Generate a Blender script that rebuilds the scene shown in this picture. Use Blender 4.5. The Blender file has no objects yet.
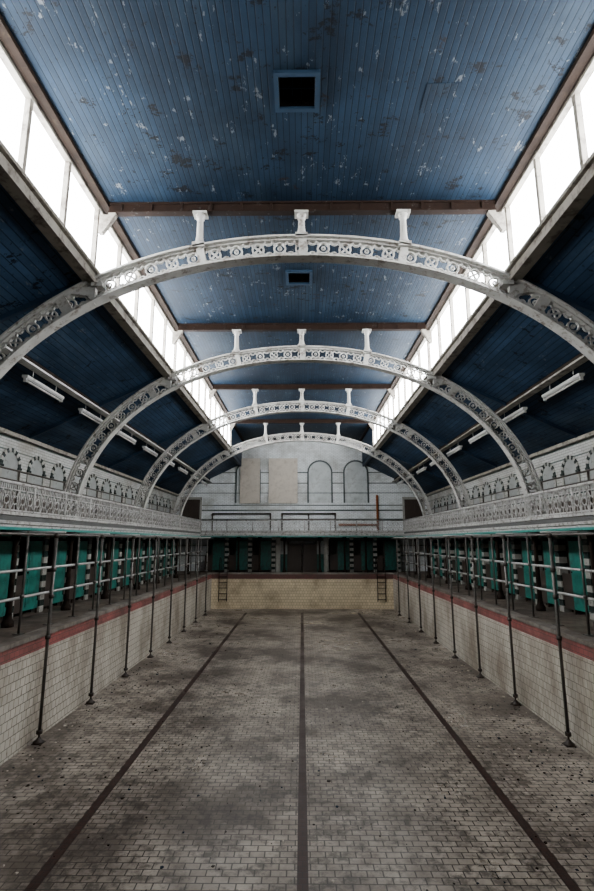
import bpy, math, random
from mathutils import Vector, Matrix
random.seed(4)
DZ=1.75   # world deck level = 0 ; geometry written with camera eye height = 0
sc=bpy.context.scene

# ------------------------------------------------------------------ mesh builder
class MB:
    def __init__(s): s.v=[];s.f=[];s.m=[];s.sm=[]
    def box(s,x0,x1,y0,y1,z0,z1,m=0):
        if x0>x1:x0,x1=x1,x0
        if y0>y1:y0,y1=y1,y0
        if z0>z1:z0,z1=z1,z0
        b=len(s.v)
        s.v+=[(x0,y0,z0),(x1,y0,z0),(x1,y1,z0),(x0,y1,z0),(x0,y0,z1),(x1,y0,z1),(x1,y1,z1),(x0,y1,z1)]
        for f in [(0,3,2,1),(4,5,6,7),(0,1,5,4),(1,2,6,5),(2,3,7,6),(3,0,4,7)]:
            s.f.append(tuple(b+i for i in f)); s.m.append(m); s.sm.append(False)
    def hexa(s,p,m=0):
        b=len(s.v); s.v+=[tuple(q) for q in p]
        for f in [(0,3,2,1),(4,5,6,7),(0,1,5,4),(1,2,6,5),(2,3,7,6),(3,0,4,7)]:
            s.f.append(tuple(b+i for i in f)); s.m.append(m); s.sm.append(False)
    def prism(s,prof,axis,a0,a1,m=0):
        def P(u,w,a):
            return (u,a,w) if axis=='Y' else ((a,u,w) if axis=='X' else (u,w,a))
        n=len(prof); b=len(s.v)
        s.v+=[P(u,w,a0) for u,w in prof]+[P(u,w,a1) for u,w in prof]
        s.f.append(tuple(range(b,b+n))); s.m.append(m); s.sm.append(False)
        s.f.append(tuple(range(b+2*n-1,b+n-1,-1))); s.m.append(m); s.sm.append(False)
        for i in range(n):
            j=(i+1)%n
            s.f.append((b+i,b+j,b+n+j,b+n+i)); s.m.append(m); s.sm.append(False)
    def cyl(s,p,q,r,n=8,m=0,r2=None,caps=True):
        p=Vector(p);q=Vector(q); d=(q-p)
        if d.length<1e-6: return
        d.normalize()
        a=Vector((0,0,1)) if abs(d.z)<.9 else Vector((1,0,0))
        u=d.cross(a).normalized(); w=d.cross(u)
        if r2 is None:r2=r
        b=len(s.v)
        for c,rr in((p,r),(q,r2)):
            for i in range(n):
                t=2*math.pi*(i+.5)/n
                s.v.append(tuple(c+u*rr*math.cos(t)+w*rr*math.sin(t)))
        for i in range(n):
            j=(i+1)%n
            s.f.append((b+i,b+j,b+n+j,b+n+i)); s.m.append(m); s.sm.append(n>4)
        if caps:
            s.f.append(tuple(b+i for i in range(n-1,-1,-1))); s.m.append(m); s.sm.append(False)
            s.f.append(tuple(b+n+i for i in range(n))); s.m.append(m); s.sm.append(False)
    def path(s,pts,r,n=6,m=0):
        for a,b in zip(pts[:-1],pts[1:]): s.cyl(a,b,r,n,m)
    def lathe(s,prof,cx,cy,n=16,m=0):
        b=len(s.v)
        for r,z in prof:
            for i in range(n):
                t=2*math.pi*i/n; s.v.append((cx+r*math.cos(t),cy+r*math.sin(t),z))
        for k in range(len(prof)-1):
            for i in range(n):
                j=(i+1)%n
                s.f.append((b+k*n+i,b+k*n+j,b+(k+1)*n+j,b+(k+1)*n+i)); s.m.append(m); s.sm.append(True)
        s.f.append(tuple(b+i for i in range(n-1,-1,-1))); s.m.append(m); s.sm.append(False)
        e=b+(len(prof)-1)*n
        s.f.append(tuple(e+i for i in range(n))); s.m.append(m); s.sm.append(False)
    def mesh(s,name,mats):
        me=bpy.data.meshes.new(name); me.from_pydata(s.v,[],s.f)
        for m in mats: me.materials.append(m)
        me.polygons.foreach_set('material_index',s.m)
        me.polygons.foreach_set('use_smooth',s.sm)
        me.update(); 
        import bmesh
        bm=bmesh.new(); bm.from_mesh(me); bmesh.ops.recalc_face_normals(bm,faces=bm.faces); bm.to_mesh(me); bm.free()
        return me
    def obj(s,name,mats,loc=(0,0,0),rot=0):
        return inst(name,s.mesh(name,mats),loc,rot)
def inst(name,me,loc=(0,0,0),rot=0):
    o=bpy.data.objects.new(name,me); o.location=(loc[0],loc[1],loc[2]+DZ); o.rotation_euler[2]=rot
    sc.collection.objects.link(o); return o

# ------------------------------------------------------------------ materials
def newmat(name):
    m=bpy.data.materials.new(name); m.use_nodes=True; nt=m.node_tree
    return m,nt,nt.nodes['Principled BSDF']
def nd(nt,t,**kw):
    n=nt.nodes.new(t)
    for k,v in kw.items():
        if k.startswith('_'): setattr(n,k[1:],v)
        else: n.inputs[k.replace('_',' ')].default_value=v
    return n
def L(nt,a,b): nt.links.new(a,b)
def coords(nt): return nd(nt,'ShaderNodeTexCoord').outputs['Object']
def ramp(nt,fac,stops):
    r=nt.nodes.new('ShaderNodeValToRGB'); L(nt,fac,r.inputs[0])
    e=r.color_ramp.elements
    while len(e)<len(stops): e.new(.5)
    for i,(p,c) in enumerate(stops):
        e[i].position=p; e[i].color=(c,c,c,1) if not hasattr(c,'__len__') else (*c,1)
    return r.outputs[0]
def mix(nt,fac,a,b,mode='MIX'):
    n=nt.nodes.new('ShaderNodeMix'); n.data_type='RGBA'; n.blend_type=mode
    for s,x in((0,fac),(6,a),(7,b)):
        if hasattr(x,'links'): L(nt,x,n.inputs[s])
        elif s==0: n.inputs[0].default_value=x
        else: n.inputs[s].default_value=(*x,1)
    return n.outputs[2]
def noise(nt,co,scale,detail=6,rough=.6,vec=None):
    n=nd(nt,'ShaderNodeTexNoise',Scale=scale,Detail=detail,Roughness=rough)
    if vec:
        mp=nd(nt,'ShaderNodeMapping'); mp.inputs['Scale'].default_value=vec; L(nt,co,mp.inputs[0]); co=mp.outputs[0]
    L(nt,co,n.inputs['Vector']); return n.outputs['Fac']
def bump(nt,h,strength,dist,bs):
    b=nd(nt,'ShaderNodeBump',Strength=strength,Distance=dist); L(nt,h,b.inputs['Height']); L(nt,b.outputs[0],bs.inputs['Normal'])
def axes(nt,co,ax):
    sp=nd(nt,'ShaderNodeSeparateXYZ'); L(nt,co,sp.inputs[0])
    cb=nd(nt,'ShaderNodeCombineXYZ'); L(nt,sp.outputs[ax[0]],cb.inputs[0]); L(nt,sp.outputs[ax[1]],cb.inputs[1])
    return cb.outputs[0],sp

def simple(name,col,rough=.5,metal=0,var=.3,scale=3,dirt=(.03,.02,.012),dlo=.56,dhi=.68,damt=.7,spec=.4):
    m,nt,bs=newmat(name); co=coords(nt)
    c=mix(nt,ramp(nt,noise(nt,co,scale),[(.3,0),(.7,1)]),tuple(x*(1-var) for x in col),col)
    f=ramp(nt,noise(nt,co,scale*2.3,8,.7),[(dlo,0),(dhi,damt)])
    c=mix(nt,f,c,dirt); L(nt,c,bs.inputs['Base Color'])
    bs.inputs['Roughness'].default_value=rough; bs.inputs['Metallic'].default_value=metal
    bs.inputs['Specular IOR Level'].default_value=spec
    bump(nt,noise(nt,co,scale*5),.2,.01,bs)
    return m

def tile(name,ax,c1,c2,mortar,w,h,ms,dirt,dlo,dhi,damt,rough,dscale=.6,bands=None,bandcol=(.02,.04,.035),streak=None,fine=0.0,speccy=.5):
    m,nt,bs=newmat(name); co=coords(nt); v,sp=axes(nt,co,ax)
    b=nd(nt,'ShaderNodeTexBrick',Scale=1.0); b.inputs['Brick Width'].default_value=w; b.inputs['Row Height'].default_value=h
    b.inputs['Mortar Size'].default_value=ms; b.inputs['Mortar Smooth'].default_value=.1
    b.inputs['Color1'].default_value=(*c1,1); b.inputs['Color2'].default_value=(*c2,1); b.inputs['Mortar'].default_value=(*mortar,1)
    L(nt,v,b.inputs['Vector']); c=b.outputs['Color']
    if bands:
        for (z0,z1) in bands:
            g=nd(nt,'ShaderNodeMath',_operation='GREATER_THAN'); L(nt,sp.outputs[2],g.inputs[0]); g.inputs[1].default_value=z0
            l=nd(nt,'ShaderNodeMath',_operation='LESS_THAN'); L(nt,sp.outputs[2],l.inputs[0]); l.inputs[1].default_value=z1
            k=nd(nt,'ShaderNodeMath',_operation='MULTIPLY'); L(nt,g.outputs[0],k.inputs[0]); L(nt,l.outputs[0],k.inputs[1])
            c=mix(nt,k.outputs[0],c,bandcol)
    n1=noise(nt,co,dscale,10,.68,streak)
    c=mix(nt,ramp(nt,n1,[(dlo,0),(dhi,damt)]),c,dirt)
    if fine>0:
        n2=noise(nt,co,dscale*9,8,.75)
        c=mix(nt,ramp(nt,n2,[(.48,0),(.60,fine)]),c,tuple(x*.5 for x in dirt))
    L(nt,c,bs.inputs['Base Color'])
    r=ramp(nt,n1,[(dlo-.1,rough),(dhi,min(1,rough+.35))]); L(nt,r,bs.inputs['Roughness'])
    bs.inputs['Specular IOR Level'].default_value=speccy
    inv=nd(nt,'ShaderNodeMath',_operation='SUBTRACT'); inv.inputs[0].default_value=1; L(nt,b.outputs['Fac'],inv.inputs[1])
    bump(nt,inv.outputs[0],.35,.004,bs)
    return m

def boards(name,col,pitch=.09,flake=1.0):
    m,nt,bs=newmat(name); co=coords(nt)
    sp=nd(nt,'ShaderNodeSeparateXYZ'); L(nt,co,sp.inputs[0])
    d=nd(nt,'ShaderNodeMath',_operation='DIVIDE'); L(nt,sp.outputs[0],d.inputs[0]); d.inputs[1].default_value=pitch
    fr=nd(nt,'ShaderNodeMath',_operation='FRACT'); L(nt,d.outputs[0],fr.inputs[0])
    fl=nd(nt,'ShaderNodeMath',_operation='FLOOR'); L(nt,d.outputs[0],fl.inputs[0])
    wn=nd(nt,'ShaderNodeTexWhiteNoise',_noise_dimensions='1D'); L(nt,fl.outputs[0],wn.inputs['W'])
    line=ramp(nt,fr.outputs[0],[(0,1),(.12,0),(.90,0),(1,1)])
    c=mix(nt,wn.outputs[0],tuple(x*.75 for x in col),tuple(x*1.15 for x in col))
    c=mix(nt,ramp(nt,noise(nt,co,.6,7,.65),[(.36,0),(.60,.85)]),c,tuple(x*.42 for x in col))
    c=mix(nt,ramp(nt,noise(nt,co,.9,7,.65,(1,.35,1)),[(.5,0),(.64,.5)]),c,(col[0]*2.2,col[1]*1.6,col[2]*1.25))
    n1=noise(nt,co,1.9,12,.74,(1.2,1.6,1))
    c=mix(nt,ramp(nt,n1,[(.59,0),(.605,.92)]),c,(.002,.002,.003))
    n2=noise(nt,co,5.0,9,.68,(1.6,.8,1))
    c=mix(nt,ramp(nt,n2,[(.628,0),(.638,.9*flake)]),c,(.085,.095,.105))
    n4=noise(nt,co,11,6,.65,(1.4,.8,1))
    c=mix(nt,ramp(nt,n4,[(.64,0),(.655,.9*flake)]),c,(.002,.002,.003))
    n3=noise(nt,co,1.1,12,.78)
    c=mix(nt,ramp(nt,n3,[(.625,0),(.645,.8)]),c,(.012,.007,.006))
    c=mix(nt,line,c,tuple(x*.15 for x in col))
    L(nt,c,bs.inputs['Base Color']); bs.inputs['Roughness'].default_value=.6
    bs.inputs['Specular IOR Level'].default_value=.08
    add=nd(nt,'ShaderNodeMath',_operation='SUBTRACT'); L(nt,n2,add.inputs[0]); L(nt,line,add.inputs[1])
    bump(nt,add.outputs[0],.3,.010,bs)
    return m

M_ceil=boards('blue_painted_boards',(.0095,.0215,.040))
M_slope=boards('blue_painted_slope_boards',(.022,.048,.090),.12,.6)
M_white=simple('white_painted_iron',(.43,.42,.39),.45,0,.35,3,(.07,.042,.025),.53,.65,.8)
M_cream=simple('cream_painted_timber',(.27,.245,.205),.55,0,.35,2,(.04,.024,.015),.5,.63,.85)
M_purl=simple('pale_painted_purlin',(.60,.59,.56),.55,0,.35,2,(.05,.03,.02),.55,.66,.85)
M_rust=simple('rusted_steel',(.013,.0065,.004),.85,0,.5,4,(.05,.045,.042),.60,.66,.6,.1)
M_rustd=simple('dark_rust',(.016,.010,.007),.85,0,.5,4,spec=.1)
M_blue=simple('blue_painted_timber',(.012,.028,.052),.55,0,.3,2,spec=.15)
M_dark=simple('dark_recess',(.003,.003,.003),.9,0,.3,2,spec=.05)
M_rail=simple('grey_painted_castings',(.42,.41,.39),.5,0,.35,4,(.06,.04,.025),.50,.64,.85)
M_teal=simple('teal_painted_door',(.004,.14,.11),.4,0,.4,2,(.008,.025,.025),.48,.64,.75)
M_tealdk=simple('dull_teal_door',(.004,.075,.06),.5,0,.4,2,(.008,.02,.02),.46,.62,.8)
M_tealtrim=simple('teal_trim',(.015,.20,.17),.45,0,.4,3)
M_galv=simple('galvanised_tube',(.40,.39,.37),.4,.3,.3,6)
M_darktube=simple('weathered_tube',(.10,.09,.08),.42,.4,.4,6)
M_wood=simple('dark_timber',(.028,.017,.011),.6,0,.4,3)
M_board=simple('weathered_board',(.60,.54,.46),.7,0,.2,1.5,(.25,.2,.15),.5,.7,.5)
M_soffit=simple('gallery_soffit',(.07,.07,.066),.7,0,.4,1.5)
M_seat=simple('gallery_seat_timber',(.06,.042,.03),.6,0,.4,2)
M_tube=simple('fluorescent_white',(.36,.36,.35),.4,0,.1,3)
M_pier=simple('glazed_pier_white',(.30,.29,.26),.3,0,.3,4)
M_pierd=simple('glazed_pier_dark',(.012,.022,.02),.25,0,.3,4)
M_voussoir=simple('voussoir_grey',(.07,.09,.09),.3,0,.3,4)
M_niche=simple('glazed_niche_inner',(.26,.27,.26),.4,0,.3,3)
M_fwin=simple('end_wall_glazed_inner',(.56,.60,.60),.4,0,.25,1.5,(.25,.25,.23),.48,.68,.6)
M_pool_floor=tile('pool_floor_tiles',(0,1),(.51,.44,.365),(.38,.325,.265),(.03,.021,.015),.18,.115,.008,(.055,.038,.027),.39,.60,.86,.16,.5,None,fine=.75,speccy=.7)
M_lane=tile('lane_tiles',(0,1),(.04,.016,.011),(.03,.012,.008),(.015,.01,.008),.10,.10,.005,(.03,.02,.014),.45,.7,.6,.35)
M_wallX=tile('pool_wall_tiles_side',(1,2),(.50,.46,.39),(.42,.385,.32),(.10,.08,.06),.15,.15,.007,(.12,.085,.055),.42,.64,.8,.25,.8,streak=(1,1,.5))
M_wallY=tile('pool_wall_tiles_end',(0,2),(.76,.63,.42),(.66,.54,.35),(.2,.15,.10),.15,.15,.006,(.20,.13,.07),.47,.67,.7,.3,.8)
M_redX=tile('red_band_tiles',(1,2),(.26,.065,.06),(.19,.05,.045),(.05,.03,.025),.15,.1,.006,(.07,.04,.03),.42,.64,.8,.4)
M_redY=tile('red_band_tiles_end',(0,2),(.12,.035,.03),(.09,.03,.025),(.05,.03,.025),.15,.1,.006,(.06,.04,.03),.45,.7,.8,.4)
M_coping=tile('coping_stone',(1,0),(.22,.19,.16),(.17,.15,.13),(.05,.035,.03),.6,.4,.006,(.06,.042,.03),.38,.58,.85,.45,.9)
M_deck=tile('deck_tiles',(0,1),(.13,.092,.067),(.09,.068,.05),(.03,.02,.015),.15,.15,.006,(.03,.02,.015),.4,.6,.85,.4,1.0)
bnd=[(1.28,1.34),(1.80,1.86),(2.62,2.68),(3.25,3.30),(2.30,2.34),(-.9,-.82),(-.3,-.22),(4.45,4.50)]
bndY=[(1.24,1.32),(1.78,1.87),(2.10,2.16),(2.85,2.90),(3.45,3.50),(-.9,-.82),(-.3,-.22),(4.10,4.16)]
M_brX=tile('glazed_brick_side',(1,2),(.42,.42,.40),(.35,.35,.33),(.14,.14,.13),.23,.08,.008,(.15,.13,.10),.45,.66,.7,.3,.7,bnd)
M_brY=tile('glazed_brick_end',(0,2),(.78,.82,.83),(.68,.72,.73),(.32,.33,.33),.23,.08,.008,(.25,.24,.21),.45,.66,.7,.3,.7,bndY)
M_glass,nt,bs=newmat('frosted_glazing')
bs.inputs['Base Color'].default_value=(.85,.87,.88,1); bs.inputs['Roughness'].default_value=.6
n=noise(nt,coords(nt),1.4,4,.5); c=ramp(nt,n,[(.3,(.91,.94,.97)),(.7,(.98,.995,1))])
L(nt,c,bs.inputs['Emission Color']); bs.inputs['Emission Strength'].default_value=35

# ------------------------------------------------------------------ pool + decks
YN,YF=1.6,28.5; PX=5.0; FZ=-3.65; DK=-1.75
Y0,Y1=-5.0,30.5; WX=7.6
b=MB()
b.box(-PX,PX,YN,YF,FZ-.2,FZ,0)
for s in(-1,1):
    b.box(s*PX,s*(PX+.15),YN,YF,FZ-.2,-2.04,1)
    b.box(s*(PX+.03),s*(PX+.15),YN,YF,-2.04,-1.81,2)
    b.box(s*(PX-.01),s*(PX+.28),YN,YF,-1.81,DK+.02,3)
for (a0,a1) in((YN-.15,YN),(YF,YF+.15)):
    b.box(-PX-.15,PX+.15,a0,a1,FZ-.2,-2.06,4)
    b.box(-PX-.15,PX+.15,a0,a1,-2.06,-1.81,5)
    b.box(-PX-.28,PX+.28,a0-(.13 if a0<5 else .03),a1+(.03 if a0<5 else .13),-1.81,DK+.02,3)
for X in(-2.9,0,2.9): b.box(X-.062,X+.062,YN,27.0,FZ,FZ+.004,6)
b.obj('pool_basin',[M_pool_floor,M_wallX,M_redX,M_coping,M_wallY,M_redY,M_lane])
b=MB()
for s in(-1,1): b.box(s*(PX+.28),s*(WX+.2),Y0-.2,Y1+.2,DK-.2,DK,0)
b.box(-PX-.28,PX+.28,Y0-.2,YN-.28,DK-.2,DK,0)
b.box(-PX-.28,PX+.28,YF+.28,Y1+.2,DK-.2,DK,0)
b.obj('floor',[M_deck])
b=MB()
for k in range(2600):
    y=random.uniform(4,28)
    r=random.random()
    x=random.uniform(-4.8,4.8) if r<.35 else random.choice((-1,1,1))*(4.9-abs(random.gauss(0,.8)))
    if abs(x)>4.9: continue
    a=random.uniform(0,6.28); R=random.uniform(.006,.028)*(1.8 if random.random()<.08 else 1); n=random.randint(3,5)
    h=random.uniform(.004,.015)
    p=[(x+R*math.cos(a+6.283*i/n)*random.uniform(.5,1),y+R*math.sin(a+6.283*i/n)*random.uniform(.5,1)) for i in range(n)]
    b.prism(p,'Z',FZ,FZ+h,random.choice((0,0,0,1,2)))
b.obj('floor_debris',[M_wood,M_blue,M_board])

# ------------------------------------------------------------------ walls and roof
CX=3.78; CT=6.1; GB,GT=4.72,5.98; SE=2.8
def slope_z(x): return 4.66+(abs(x)-3.75)*(SE-4.66)/(WX-3.75)
for s,nm in((-1,'left'),(1,'right')):
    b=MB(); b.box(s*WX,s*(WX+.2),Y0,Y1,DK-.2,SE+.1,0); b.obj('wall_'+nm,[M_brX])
prof=[(-WX-.2,DK-.2),(WX+.2,DK-.2),(WX+.2,SE),(CX+.1,4.75),(CX+.1,CT+.1),(-CX-.1,CT+.1),(-CX-.1,4.75),(-WX-.2,SE)]
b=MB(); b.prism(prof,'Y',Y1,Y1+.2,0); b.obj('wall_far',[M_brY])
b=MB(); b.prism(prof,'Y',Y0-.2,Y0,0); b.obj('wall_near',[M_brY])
b=MB()
VENTS=[5.85,10.8]; vs=.27; VX=-.06
b.box(-CX-.1,VX-vs,Y0,Y1,CT,CT+.1,0); b.box(VX+vs,CX+.1,Y0,Y1,CT,CT+.1,0)
ys=[Y0]
for v in VENTS: ys+=[v-vs,v+vs]
ys.append(Y1)
for i in range(0,len(ys),2): b.box(VX-vs,VX+vs,ys[i],ys[i+1],CT,CT+.1,0)
for s in(-1,1):
    p=[(s*3.72,slope_z(3.72)),(s*(WX+.15),slope_z(WX+.15)),(s*(WX+.15),slope_z(WX+.15)+.1),(s*3.72,slope_z(3.72)+.1)]
    b.prism(p,'Y',Y0,Y1,1)
b.obj('ceiling',[M_ceil,M_slope])
b=MB(); e=vs+.04
for a in((-e,-vs+.02,-e,e),(vs-.02,e,-e,e),(-vs,vs,-e,-vs+.02),(-vs,vs,vs-.02,e)): b.box(*a,-.05,-.002,0)
b.box(-vs+.01,vs-.01,-vs+.01,vs-.01,.42,.45,1)
q=vs-.01
for a in((-q,-q+.02,-q,q),(q-.02,q,-q,q),(-q,q,-q,-q+.02),(-q,q,q-.02,q)): b.box(*a,-.01,.45,1)
for k in range(2): b.box(-q+.02,q-.02,-.1+k*.18,-.08+k*.18,.12,.16,0)
for k in range(4): b.box(-.2+k*.13,-.19+k*.13,-q+.02,q-.02,.15,.16,0)
vm=b.mesh('ceiling_vent',[M_blue,M_dark])
for v in VENTS: inst('ceiling_vent',vm,(VX,v,CT))
b=MB()
b.box(-.24,.24,-.24,.24,-.006,-.001,0)
b.obj('ceiling_hatch',[M_ceil],(1.95,6.0,CT))
pit=1.17
for i,s in enumerate((-1,1)):
    b=MB()
    ya,yb=2.35,25.75
    b.box(s*3.80,s*3.82,ya,yb,GB-.02,GT+.02,1)
    b.box(s*3.72,s*3.86,Y0+.005,ya,4.5,CT,2)  # unseen blank panel added instead of glazing, so less light reaches the near end
    b.box(s*3.70,s*3.86,Y0+.005,yb,GT,CT,0)
    b.box(s*3.66,s*3.86,Y0+.005,yb,4.50,GB,0)
    b.box(s*3.60,s*3.66,Y0+.005,yb,4.66,4.72,0)
    y=8.2-pit*5
    while y<yb+.1:
        b.box(s*3.72,s*3.86,y-.04,y+.04,GB,GT,0)
        y+=pit
    b.box(s*3.72,s*3.86,yb,Y1-.005,4.5,CT,2)
    b.obj('window_%d'%(i+1),[M_cream,M_glass,M_blue])
    t=MB(); t.box(s*3.54,s*3.68,Y0+.005,Y1-.005,CT-.07,CT-.002,0); t.obj('trim_%d'%(i+1),[M_rustd])
    t=MB(); t.box(s*(WX-.12),s*(WX-.005),Y0+.005,Y1-.005,slope_z(WX)-.12,slope_z(WX)-.02,0); t.obj('trim_%d'%(i+3),[M_cream])

# ------------------------------------------------------------------ arches
A,B,ZC,EX=6.45,4.9,.50,2.08; TH=.42
dense=[]
for i in range(1201):
    t=math.pi*i/1200; ct,st=math.cos(t),math.sin(t)
    dense.append((-A*math.copysign(abs(ct)**(2/EX),ct), ZC+B*abs(st)**(2/EX)))
cum=[0]
for p,q in zip(dense[:-1],dense[1:]): cum.append(cum[-1]+math.hypot(q[0]-p[0],q[1]-p[1]))
LEN=cum[-1]
import bisect
def P(s):
    s=min(max(s,0),LEN); i=min(max(bisect.bisect(cum,s)-1,0),1199)
    f=(s-cum[i])/max(cum[i+1]-cum[i],1e-9)
    return (dense[i][0]+(dense[i+1][0]-dense[i][0])*f, dense[i][1]+(dense[i+1][1]-dense[i][1])*f)
def amap(s,r):
    a=P(s-.05);c=P(s+.05);p=P(s); dx,dz=c[0]-a[0],c[1]-a[1]; l=math.hypot(dx,dz) or 1
    return (p[0]+dz/l*r, p[1]-dx/l*r)
b=MB()
def abox(corners,y,m=0):
    pts=[amap(*c) for c in corners]
    b.hexa([(x,-y,z) for x,z in pts]+[(x,y,z) for x,z in pts],m)
NS=110
for i in range(NS):
    s0,s1=LEN*i/NS,LEN*(i+1)/NS
    for r0,r1,y in((0,.035,.12),(TH-.035,TH,.12),(.035,.065,.045),(TH-.065,TH-.035,.045)):
        abox([(s0,r0),(s1,r0),(s1,r1),(s0,r1)],y)
def abar(p,q,w,y):
    d=math.hypot(q[0]-p[0],q[1]-p[1]); nx,ny=-(q[1]-p[1])/d*w/2,(q[0]-p[0])/d*w/2
    abox([(p[0]+nx,p[1]+ny),(q[0]+nx,q[1]+ny),(q[0]-nx,q[1]-ny),(p[0]-nx,p[1]-ny)],y)
NCELL=int(LEN/.40); cl=LEN/NCELL
def aring(cs,cr,R,w,y,n=12,a0=0,a1=2*math.pi):
    for k in range(n):
        t0=a0+(a1-a0)*k/n; t1=a0+(a1-a0)*(k+1)/n
        abox([(cs+(R-w)*math.cos(t0),cr+(R-w)*math.sin(t0)),(cs+R*math.cos(t0),cr+R*math.sin(t0)),(cs+R*math.cos(t1),cr+R*math.sin(t1)),(cs+(R-w)*math.cos(t1),cr+(R-w)*math.sin(t1))],y)
for i in range(NCELL):
    c=(i+.5)*cl; h=TH/2
    aring(c,h,.118,.028,.03)
    for k in range(4):
        t=math.pi/4+k*math.pi/2
        abar((c+.108*math.cos(t),h+.108*math.sin(t)),(c+.19*math.cos(t)*1.05,h+.17*math.sin(t)),.030,.022)
    if i%2==0:
        for k in range(2):
            t=math.pi/4+k*math.pi/2
            abar((c-.09*math.cos(t),h-.09*math.sin(t)),(c+.09*math.cos(t),h+.09*math.sin(t)),.024,.018)
    else: aring(c,h,.042,.022,.018,8)
    e=i*cl
    aring(e,.065,.080,.024,.022,6,0,math.pi)
    aring(e,TH-.065,.080,.024,.022,6,math.pi,2*math.pi)
def s_at_x(x):
    for i,p in enumerate(dense):
        if p[0]>=x: return cum[i]
POST=1.85
for x in(-POST,0,POST,-4.3,4.3):
    s=s_at_x(x); abar((s,.0),(s,TH),.14 if abs(x)<3 else .2,.06)
for s in(-1,1):
    xi=s*(A-TH-.04); xo=s*(A+.04)
    b.box(xi,xo,-.22,.22,ZC-.015,ZC+.10,0)
    b.box(s*(A-TH),s*(A),-.16,.16,ZC+.1,ZC+.22,0)
BEAMZ=5.90
for x in(-POST,0,POST):
    zt=ZC+B*(1-(abs(x)/A)**EX)**(1/EX)
    b.box(x-.11,x+.11,-.12,.12,zt-.05,zt+.04,0)
    b.lathe([(.105,zt+.04),(.10,zt+.07),(.075,zt+.12),(.062,zt+.2),(.055,BEAMZ-.14),(.075,BEAMZ-.12),(.075,BEAMZ-.10),(.062,BEAMZ-.08),(.09,BEAMZ-.045)],x,0,14,0)
    b.box(x-.125,x+.125,-.10,.10,BEAMZ-.045,BEAMZ-.003,0)
for s in(-1,1):
    b.box(s*3.52,s*3.72,-.10,.10,4.42,4.50,0)
    b.prism([(s*3.66,4.47),(s*4.10,4.38),(s*4.10,4.30),(s*3.80,4.26),(s*3.66,4.12)],'Y',-.05,.05,0)
AM=b.mesh('roof_arch',[M_white,M_rust])
ARCHY=[2.9,8.2,13.4,19.05,24.85]
for y in ARCHY: inst('roof_arch',AM,(0,y,0))
b=MB()
b.box(-3.53,3.53,-.07,.07,BEAMZ,BEAMZ+.03,0); b.box(-3.53,3.53,-.07,.07,CT-.03,CT-.002,0); b.box(-3.53,3.53,-.03,.03,BEAMZ+.03,CT-.03,0)
for k in range(13): b.box(-3.3+k*.55-.02,-3.3+k*.55+.02,-.06,.06,BEAMZ+.03,CT-.03,0)
for s in(-1,1): b.prism([(s*3.53,5.86),(s*3.69,5.86),(s*3.69,5.5),(s*3.62,5.5),(s*3.40,5.86),(s*3.40,5.90),(s*3.53,5.9)],'Y',-.05,.05,1)
bm_=b.mesh('ceiling_beam',[M_rust,M_cream])
for y in ARCHY: inst('ceiling_beam',bm_,(0,y,0))
b=MB()
for s in(-1,1):
    p=[(s*3.9,slope_z(3.9)-.004),(s*(WX-.13),slope_z(WX-.13)-.004),(s*(WX-.13),slope_z(WX-.13)-.10),(s*3.9,slope_z(3.9)-.10)]
    b.prism(p,'Y',-.045,.045,0)
rm=b.mesh('slope_rafters',[M_blue])
for y in ARCHY: inst('slope_rafters',rm,(0,y,0))
for s in(-1,1):
    b=MB()
    zc=slope_z(5.65)
    b.box(s*5.58,s*5.72,Y0+.005,Y1-.005,zc-.20,zc-.155,0); b.box(s*5.62,s*5.68,Y0+.005,Y1-.005,zc-.155,zc-.02,1)
    b.box(s*5.50,s*5.56,Y0+.005,Y1-.005,zc-.21,zc-.17,0)
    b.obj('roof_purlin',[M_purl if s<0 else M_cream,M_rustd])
b=MB()
b.box(-.06,.06,-.8,.8,.0,.05,0); b.prism([(-.06,0),(.06,0),(.03,-.03),(-.03,-.03)],'Y',-.8,.8,0)
b.cyl((0,-.76,-.06),(0,.76,-.06),.02,10,1)
for y in(-.77,.77): b.box(-.03,.03,y-.02,y+.02,-.09,0,0)
for y in(-.5,.5): b.cyl((0,y,.05),(0,y,.24),.008,6,0)
FM=b.mesh('fluorescent_light',[M_tube,M_white])
for s in(-1,1):
    for k in range(-2,8):
        y=10.55+k*2.62
        inst('fluorescent_light',FM,(s*5.68,y,slope_z(5.65)-.20-.24))

# ------------------------------------------------------------------ gallery
GX=5.6; GY=28.0; GZ=.48; WI=WX-.006
prof_f=[(0,.27),(.06,.27),(.06,.31),(.10,.33),(.10,.38),(.04,.40),(.04,.48),(.09,.50),(.09,.56),(0,.56)]
for s,nm in((-1,'l'),(1,'r')):
    b=MB()
    b.box(s*(GX+.03),s*WI,Y0+.01,Y1-.01,.34,GZ,1)
    b.prism([(s*(GX+.10-u),z) for u,z in prof_f],'Y',Y0+.01,GY-.0,0)
    b.box(s*(GX+.02),s*(GX+.10),Y0+.01,GY,.215,.27,2)
    y=Y0+.5
    while y<GY: b.box(s*(GX+.1),s*WI,y-.05,y+.05,.24,.34,3); y+=1.15
    b.box(s*6.85,s*WI,Y0+.01,GY,GZ,.75,3); b.box(s*7.2,s*WI,Y0+.01,GY,.75,1.05,3)
    b.obj('gallery',[M_rail,M_soffit,M_tealtrim,M_seat])
b=MB()
b.box(-GX-.02,GX+.02,GY+.1,Y1-.01,.34,GZ,1)
b.prism([(GY+.10-u,z) for u,z in prof_f],'X',-GX-.1,GX+.1,0)
b.box(-GX,GX,GY+.02,GY+.1,.215,.27,2)
for k in range(11): b.box(-5+k-.05,-5+k+.05,GY+.1,Y1-.01,.24,.34,3)
b.obj('gallery',[M_rail,M_soffit,M_tealtrim,M_seat])
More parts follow.
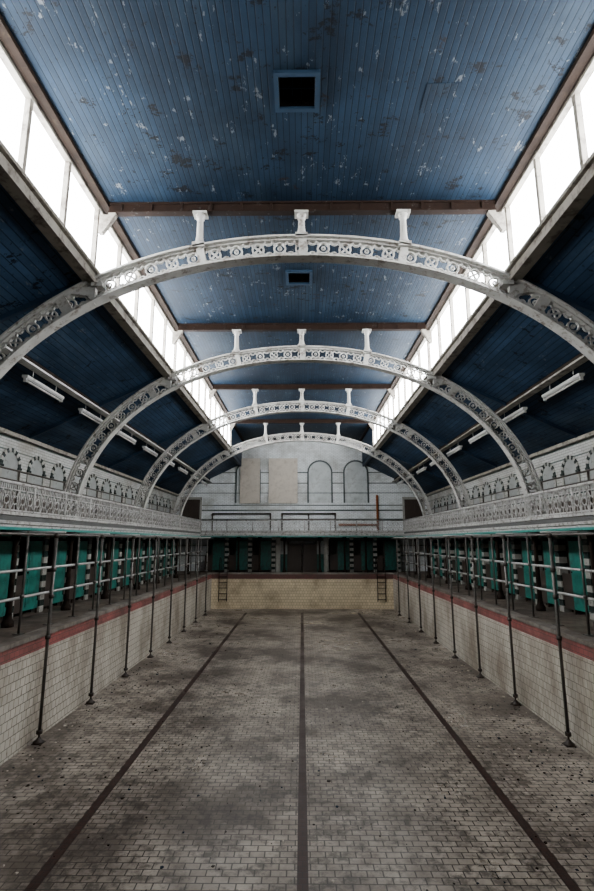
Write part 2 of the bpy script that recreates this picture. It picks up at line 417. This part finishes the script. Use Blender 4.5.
def railing(name,n,cell,f,H=.56,z0=.56):
    b=MB(); Ltot=n*cell
    def pt(s,h): x,y=f(s); return (x,y,z0+h)
    b.cyl(pt(0,.03),pt(Ltot,.03),.022,4); b.cyl(pt(0,H-.13),pt(Ltot,H-.13),.014,4); b.cyl(pt(0,H),pt(Ltot,H),.034,8)
    for i in range(n+1):
        s=i*cell
        if i%5==0: b.cyl(pt(s,0),pt(s,H),.028,8); 
        else: b.cyl(pt(s,0),pt(s,H),.013,4)
        if i==n: break
        c=s+cell/2; hm=(H-.10)/2; R=.085
        for k in range(10):
            t0=2*math.pi*k/10;t1=2*math.pi*(k+1)/10
            b.cyl(pt(c+R*math.cos(t0),hm+R*math.sin(t0)),pt(c+R*math.cos(t1),hm+R*math.sin(t1)),.014,4,caps=False)
        for k in range(4):
            t=math.pi/4+k*math.pi/2
            b.cyl(pt(c+R*math.cos(t),hm+R*math.sin(t)),pt(c+cell*.48*(1 if math.cos(t)>0 else -1),hm+(hm-.04)*(1 if math.sin(t)>0 else -1)),.013,4,caps=False)
        b.cyl(pt(c,.03),pt(c,hm-R),.011,4); b.cyl(pt(c,hm+R),pt(c,H),.011,4)
        b.cyl(pt(c-cell*.25,H-.13),pt(c-cell*.25,H),.010,4); b.cyl(pt(c+cell*.25,H-.13),pt(c+cell*.25,H),.010,4)
    b.obj(name,[M_rail])
nl=int((GY-Y0)/.28)
for s in(-1,1): railing('gallery_railing',nl,(GY-Y0)/nl,lambda t,s=s:(s*(GX+.05),Y0+t))
nl=int(2*GX/.28); railing('gallery_railing',nl,2*GX/nl,lambda t:(-GX+t,GY+.05))
for s in(-1,1):
    b=MB()
    for z in(1.38,1.62): b.cyl((s*6.7,Y0+.3,z),(s*6.7,GY-.3,z),.022,6)
    y=Y0+.6
    while y<GY-.2: b.cyl((s*6.7,y,GZ),(s*6.7,y,1.64),.024,6); y+=2.3
    b.obj('crush_barrier',[M_wood])

def blind_arch(b,R,ring,hs,depth,nv,mi=(0,1,2),jamb=True):
    n=nv
    for k in range(n):
        t0=math.pi*k/n; t1=math.pi*(k+1)/n
        pts=[(R*math.cos(t0),R*math.sin(t0)),((R+ring)*math.cos(t0),(R+ring)*math.sin(t0)),((R+ring)*math.cos(t1),(R+ring)*math.sin(t1)),(R*math.cos(t1),R*math.sin(t1))]
        b.hexa([(-.002,u,z) for u,z in pts]+[(-depth,u,z) for u,z in pts],mi[k%2])
    k=0; z=0
    while z>-hs:
        z2=max(z-.12,-hs)
        for s in(-1,1): b.box(-.002,-depth,s*R,s*(R+ring),z2,z,mi[k%2] if jamb else mi[1])
        z=z2;k+=1
    prof=[(R*math.cos(math.pi*i/12),R*math.sin(math.pi*i/12)) for i in range(13)]+[(-R,-hs),(R,-hs)]
    b.prism(prof,'X',-.002,-.01,mi[2])
b=MB(); blind_arch(b,.36,.11,.55,.035,13,(0,1,2),False)
for s in(-1,1): b.box(-.002,-.055,s*.34,s*.49,-.06,0,0)
BA=b.mesh('blind_arch',[M_pierd,M_pier,M_niche])
y=5.0
while y<GY+1.5:
    inst('blind_arch',BA,(WX,y,1.92)); inst('blind_arch',BA,(-WX,y,1.92),math.pi)
    y+=1.30
b=MB(); blind_arch(b,.68,.10,1.85,.05,17,(0,0,2),False)
b.box(-.01,-.03,-.68,.68,-1.27,-1.23,0)
FA=b.mesh('end_wall_arch',[M_voussoir,M_pier,M_fwin])
for x in(-3.3,-1.1,1.1,3.3): inst('end_wall_arch',FA,(x,Y1,4.12),math.pi/2)
for x0,x1 in((-3.75,-2.6),(-2.0,-.3)):
    b=MB(); w=x1-x0
    b.box(-w/2,w/2,-.03,0,0,2.75,0)
    for k in range(1,3): b.box(-w/2,w/2,-.045,-.03,k*.87-.02,k*.87+.02,0)
    b.box(-w/2-.03,-w/2,-.05,0,0,2.75,0); b.box(w/2,w/2+.03,-.05,0,0,2.75,0)
    b.obj('boarding_panel',[M_board],((x0+x1)/2,Y1-.072,2.25))
b=MB()
b.box(-.55,.55,-.03,-.003,.01,2.0,1)
for s in(-1,1): b.box(s*.55,s*.67,-.06,-.003,.01,2.1,0)
b.box(-.67,.67,-.06,-.003,2.0,2.14,0)
for z0,z1 in((.12,.85),(.98,1.88)):
    for s in(-1,1): b.box(s*.06,s*.48,-.045,-.03,z0,z1,1)
DM=b.mesh('door_1',[M_pier,M_wood])
inst('door_1',DM,(-6.75,Y1,GZ)); inst('door_2',DM,(6.75,Y1,GZ))
M_or=simple('orange_rust',(.26,.075,.02),.8,0,.4,5)
b=MB()
b.cyl((4.55,Y1-.08,GZ+.02),(4.55,Y1-.08,2.7),.07,8); b.cyl((4.55,Y1-.08,2.7),(4.55,Y1-.01,2.7),.06,8)
b.cyl((2.2,Y1-.08,.95),(4.55,Y1-.08,.95),.07,8)
b.obj('rusty_pipe',[M_or])
b=MB()
b.cyl((-5.4,Y1-.08,1.62),(-1.9,Y1-.08,1.62),.045,8); b.cyl((-1.2,Y1-.08,1.62),(2.0,Y1-.08,1.62),.045,8)
b.cyl((-1.2,Y1-.08,1.28),(2.0,Y1-.08,1.28),.045,8)
for x in(-5.4,-1.9,-1.2,.4,2.0): b.cyl((x,Y1-.08,GZ+.01),(x,Y1-.08,1.66),.045,8)
b.obj('heating_pipe',[M_wood])

# ------------------------------------------------------------------ cubicles
CP=1.35
b=MB()
z=0;k=0
while z<1.92:
    z2=min(z+.15,1.92); b.box(-.04,.16,0,.2,z,z2,0 if k%2==0 else 1); z=z2;k+=1
b.box(-.06,.18,-.02,.22,1.88,1.96,0)
b.box(.16,.98,.07,.13,0,1.85,2)
y0,y1=.24,.90
b.box(.0,.03,y0,y1,.12,1.75,3)
for z0,z1 in((.2,.85),(.95,1.65)): b.box(-.012,0,y0+.08,y1-.08,z0,z1,3)
b.box(-.02,.0,y0+.02,y0+.05,.3,.45,5); b.cyl((-.03,y1-.06,1.0),(-.0,y1-.06,1.0),.02,8,5)
b.box(.0,.05,y0-.04,y0,0,1.85,2); b.box(.0,.05,y1,y1+.05,0,1.85,2)
b.box(-.02,.06,.2,CP,1.85,1.93,3)
b.box(.0,.04,.95,CP,.1,.95,2)
b.box(.6,.98,.13,CP,.42,.46,4)
b.box(.95,.98,0,CP,0,1.85,2)
CM=b.mesh('changing_cubicle',[M_pier,M_pierd,M_wood,M_teal,M_seat,M_rustd])
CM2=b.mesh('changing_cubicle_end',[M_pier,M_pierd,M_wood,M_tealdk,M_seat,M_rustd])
y=Y0+.6
while y+CP<GY-.2:
    inst('changing_cubicle',CM,(6.6,y,DK)); inst('changing_cubicle',CM,(-6.6,y+CP,DK),math.pi); y+=CP
for k in range(3):
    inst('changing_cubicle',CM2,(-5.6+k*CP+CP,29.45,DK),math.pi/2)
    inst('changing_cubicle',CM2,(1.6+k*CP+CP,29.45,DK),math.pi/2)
b=MB()
for s in(-1,1):
    b.box(s*1.25,s*1.5,-.1,.9,0,1.97,0)
    b.box(s*.03,s*.75,.0,.05,0,1.6,1)
    for z0,z1 in((.1,.7),(.85,1.5)): b.box(s*.12,s*.66,-.02,0,z0,z1,1)
    b.box(s*.75,s*.85,-.05,.08,0,1.75,1); b.box(s*.85,s*1.25,0,.05,0,1.0,3); b.box(s*.85,s*1.25,.01,.03,1.0,1.75,2)
b.box(-1.25,1.25,-.05,.08,1.75,1.9,1)
b.obj('door_3',[M_pier,M_wood,M_niche,M_tealdk],(0,29.45,DK))
b=MB(); b.lathe([(.12,0),(.12,.10),(.08,.16),(.06,.28),(.05,1.7),(.08,1.78),(.07,1.82),(.12,1.92),(.12,1.965)],0,0,14)
COL=b.mesh('gallery_column',[M_rustd])
for y in ARCHY:
    for yy in(y,y+2.6):
        for s in(-1,1):
            if yy<GY: inst('gallery_column',COL,(s*6.1,yy,DK))
for x in(-3.6,-2.4,-1.0,1.0,2.4,3.6): inst('gallery_column',COL,(x,28.9,DK))

# ------------------------------------------------------------------ scaffolding props
b=MB(); h=.215-FZ-.06
b.cyl((0,0,.22),(0,0,h),.031,10,0); b.cyl((0,0,.0),(0,0,.3),.019,8,1)
b.box(-.09,.09,-.09,.09,0,.012,1); b.cyl((0,0,.16),(0,0,.22),.055,8,1); b.lathe([(.10,.012),(.10,.03),(.05,.06),(.03,.1)],0,0,10,1)
for z in(1.85,2.6,3.1,h-.06): b.cyl((0,0,z-.035),(0,0,z+.035),.05,8,1)
SP=b.mesh('scaffold_pole',[M_darktube,M_wood])
PY=[5.4+2.3*k for k in range(10)]
for s in(-1,1):
    for y in PY: inst('scaffold_pole',SP,(s*4.85,y,FZ))
b=MB(); h=.215-DK-.03
b.cyl((0,0,0),(0,0,h),.024,8,0); b.box(-.08,.08,-.08,.08,0,.012,0)
for z in(.7,1.2): b.cyl((0,0,z-.03),(0,0,z+.03),.04,8,0)
S2=b.mesh('scaffold_standard',[M_darktube])
for s in(-1,1):
    for k in range(-2,20):
        y=5.4+k*1.15
        if 3<y<27.8: inst('scaffold_standard',S2,(s*5.42,y,DK))
for s in(-1,1):
    b=MB()
    b.cyl((s*4.90,3.6,.12),(s*4.90,28,.12),.024,8,0)
    for z in(-.56,-1.08): b.cyl((s*5.47,3.6,z),(s*5.47,28,z),.028,8,1)
    for y in PY:
        b.cyl((s*4.7,y+.05,.17),(s*6.0,y+.05,.17),.024,8,1)
    b.obj('scaffold_ledgers',[M_darktube,M_galv])

b=MB()
for s in(-1,1):
    pts=[(s*.22,-.10,-1.5),(s*.22,-.10,.35)]
    for k in range(9):
        t=math.pi*k/8; pts.append((s*.22,.16-.26*math.cos(t),.55+.30*math.sin(t)))
    pts.append((s*.22,.42,.02)); b.path(pts,.022,8)
for k in range(5): b.box(-.22,.22,-.16,-.06,-1.4+k*.3,-1.37+k*.3,0)
LM=b.mesh('pool_ladder',[M_rustd])
for s in(-1,1): inst('pool_ladder',LM,(s*4.35,YF,DK))

w=bpy.data.worlds.new('world'); sc.world=w; w.use_nodes=True
w.node_tree.nodes['Background'].inputs[0].default_value=(.75,.85,1,1); w.node_tree.nodes['Background'].inputs[1].default_value=1
cam=bpy.data.cameras.new('camera'); co=bpy.data.objects.new('camera',cam); sc.collection.objects.link(co)
cam.sensor_fit='VERTICAL'; cam.sensor_height=36; cam.lens=500/891*36; cam.clip_start=.05; cam.clip_end=200
co.location=(0,0,DZ); co.rotation_euler=(math.radians(100.81),0,math.radians(.57)); sc.camera=co
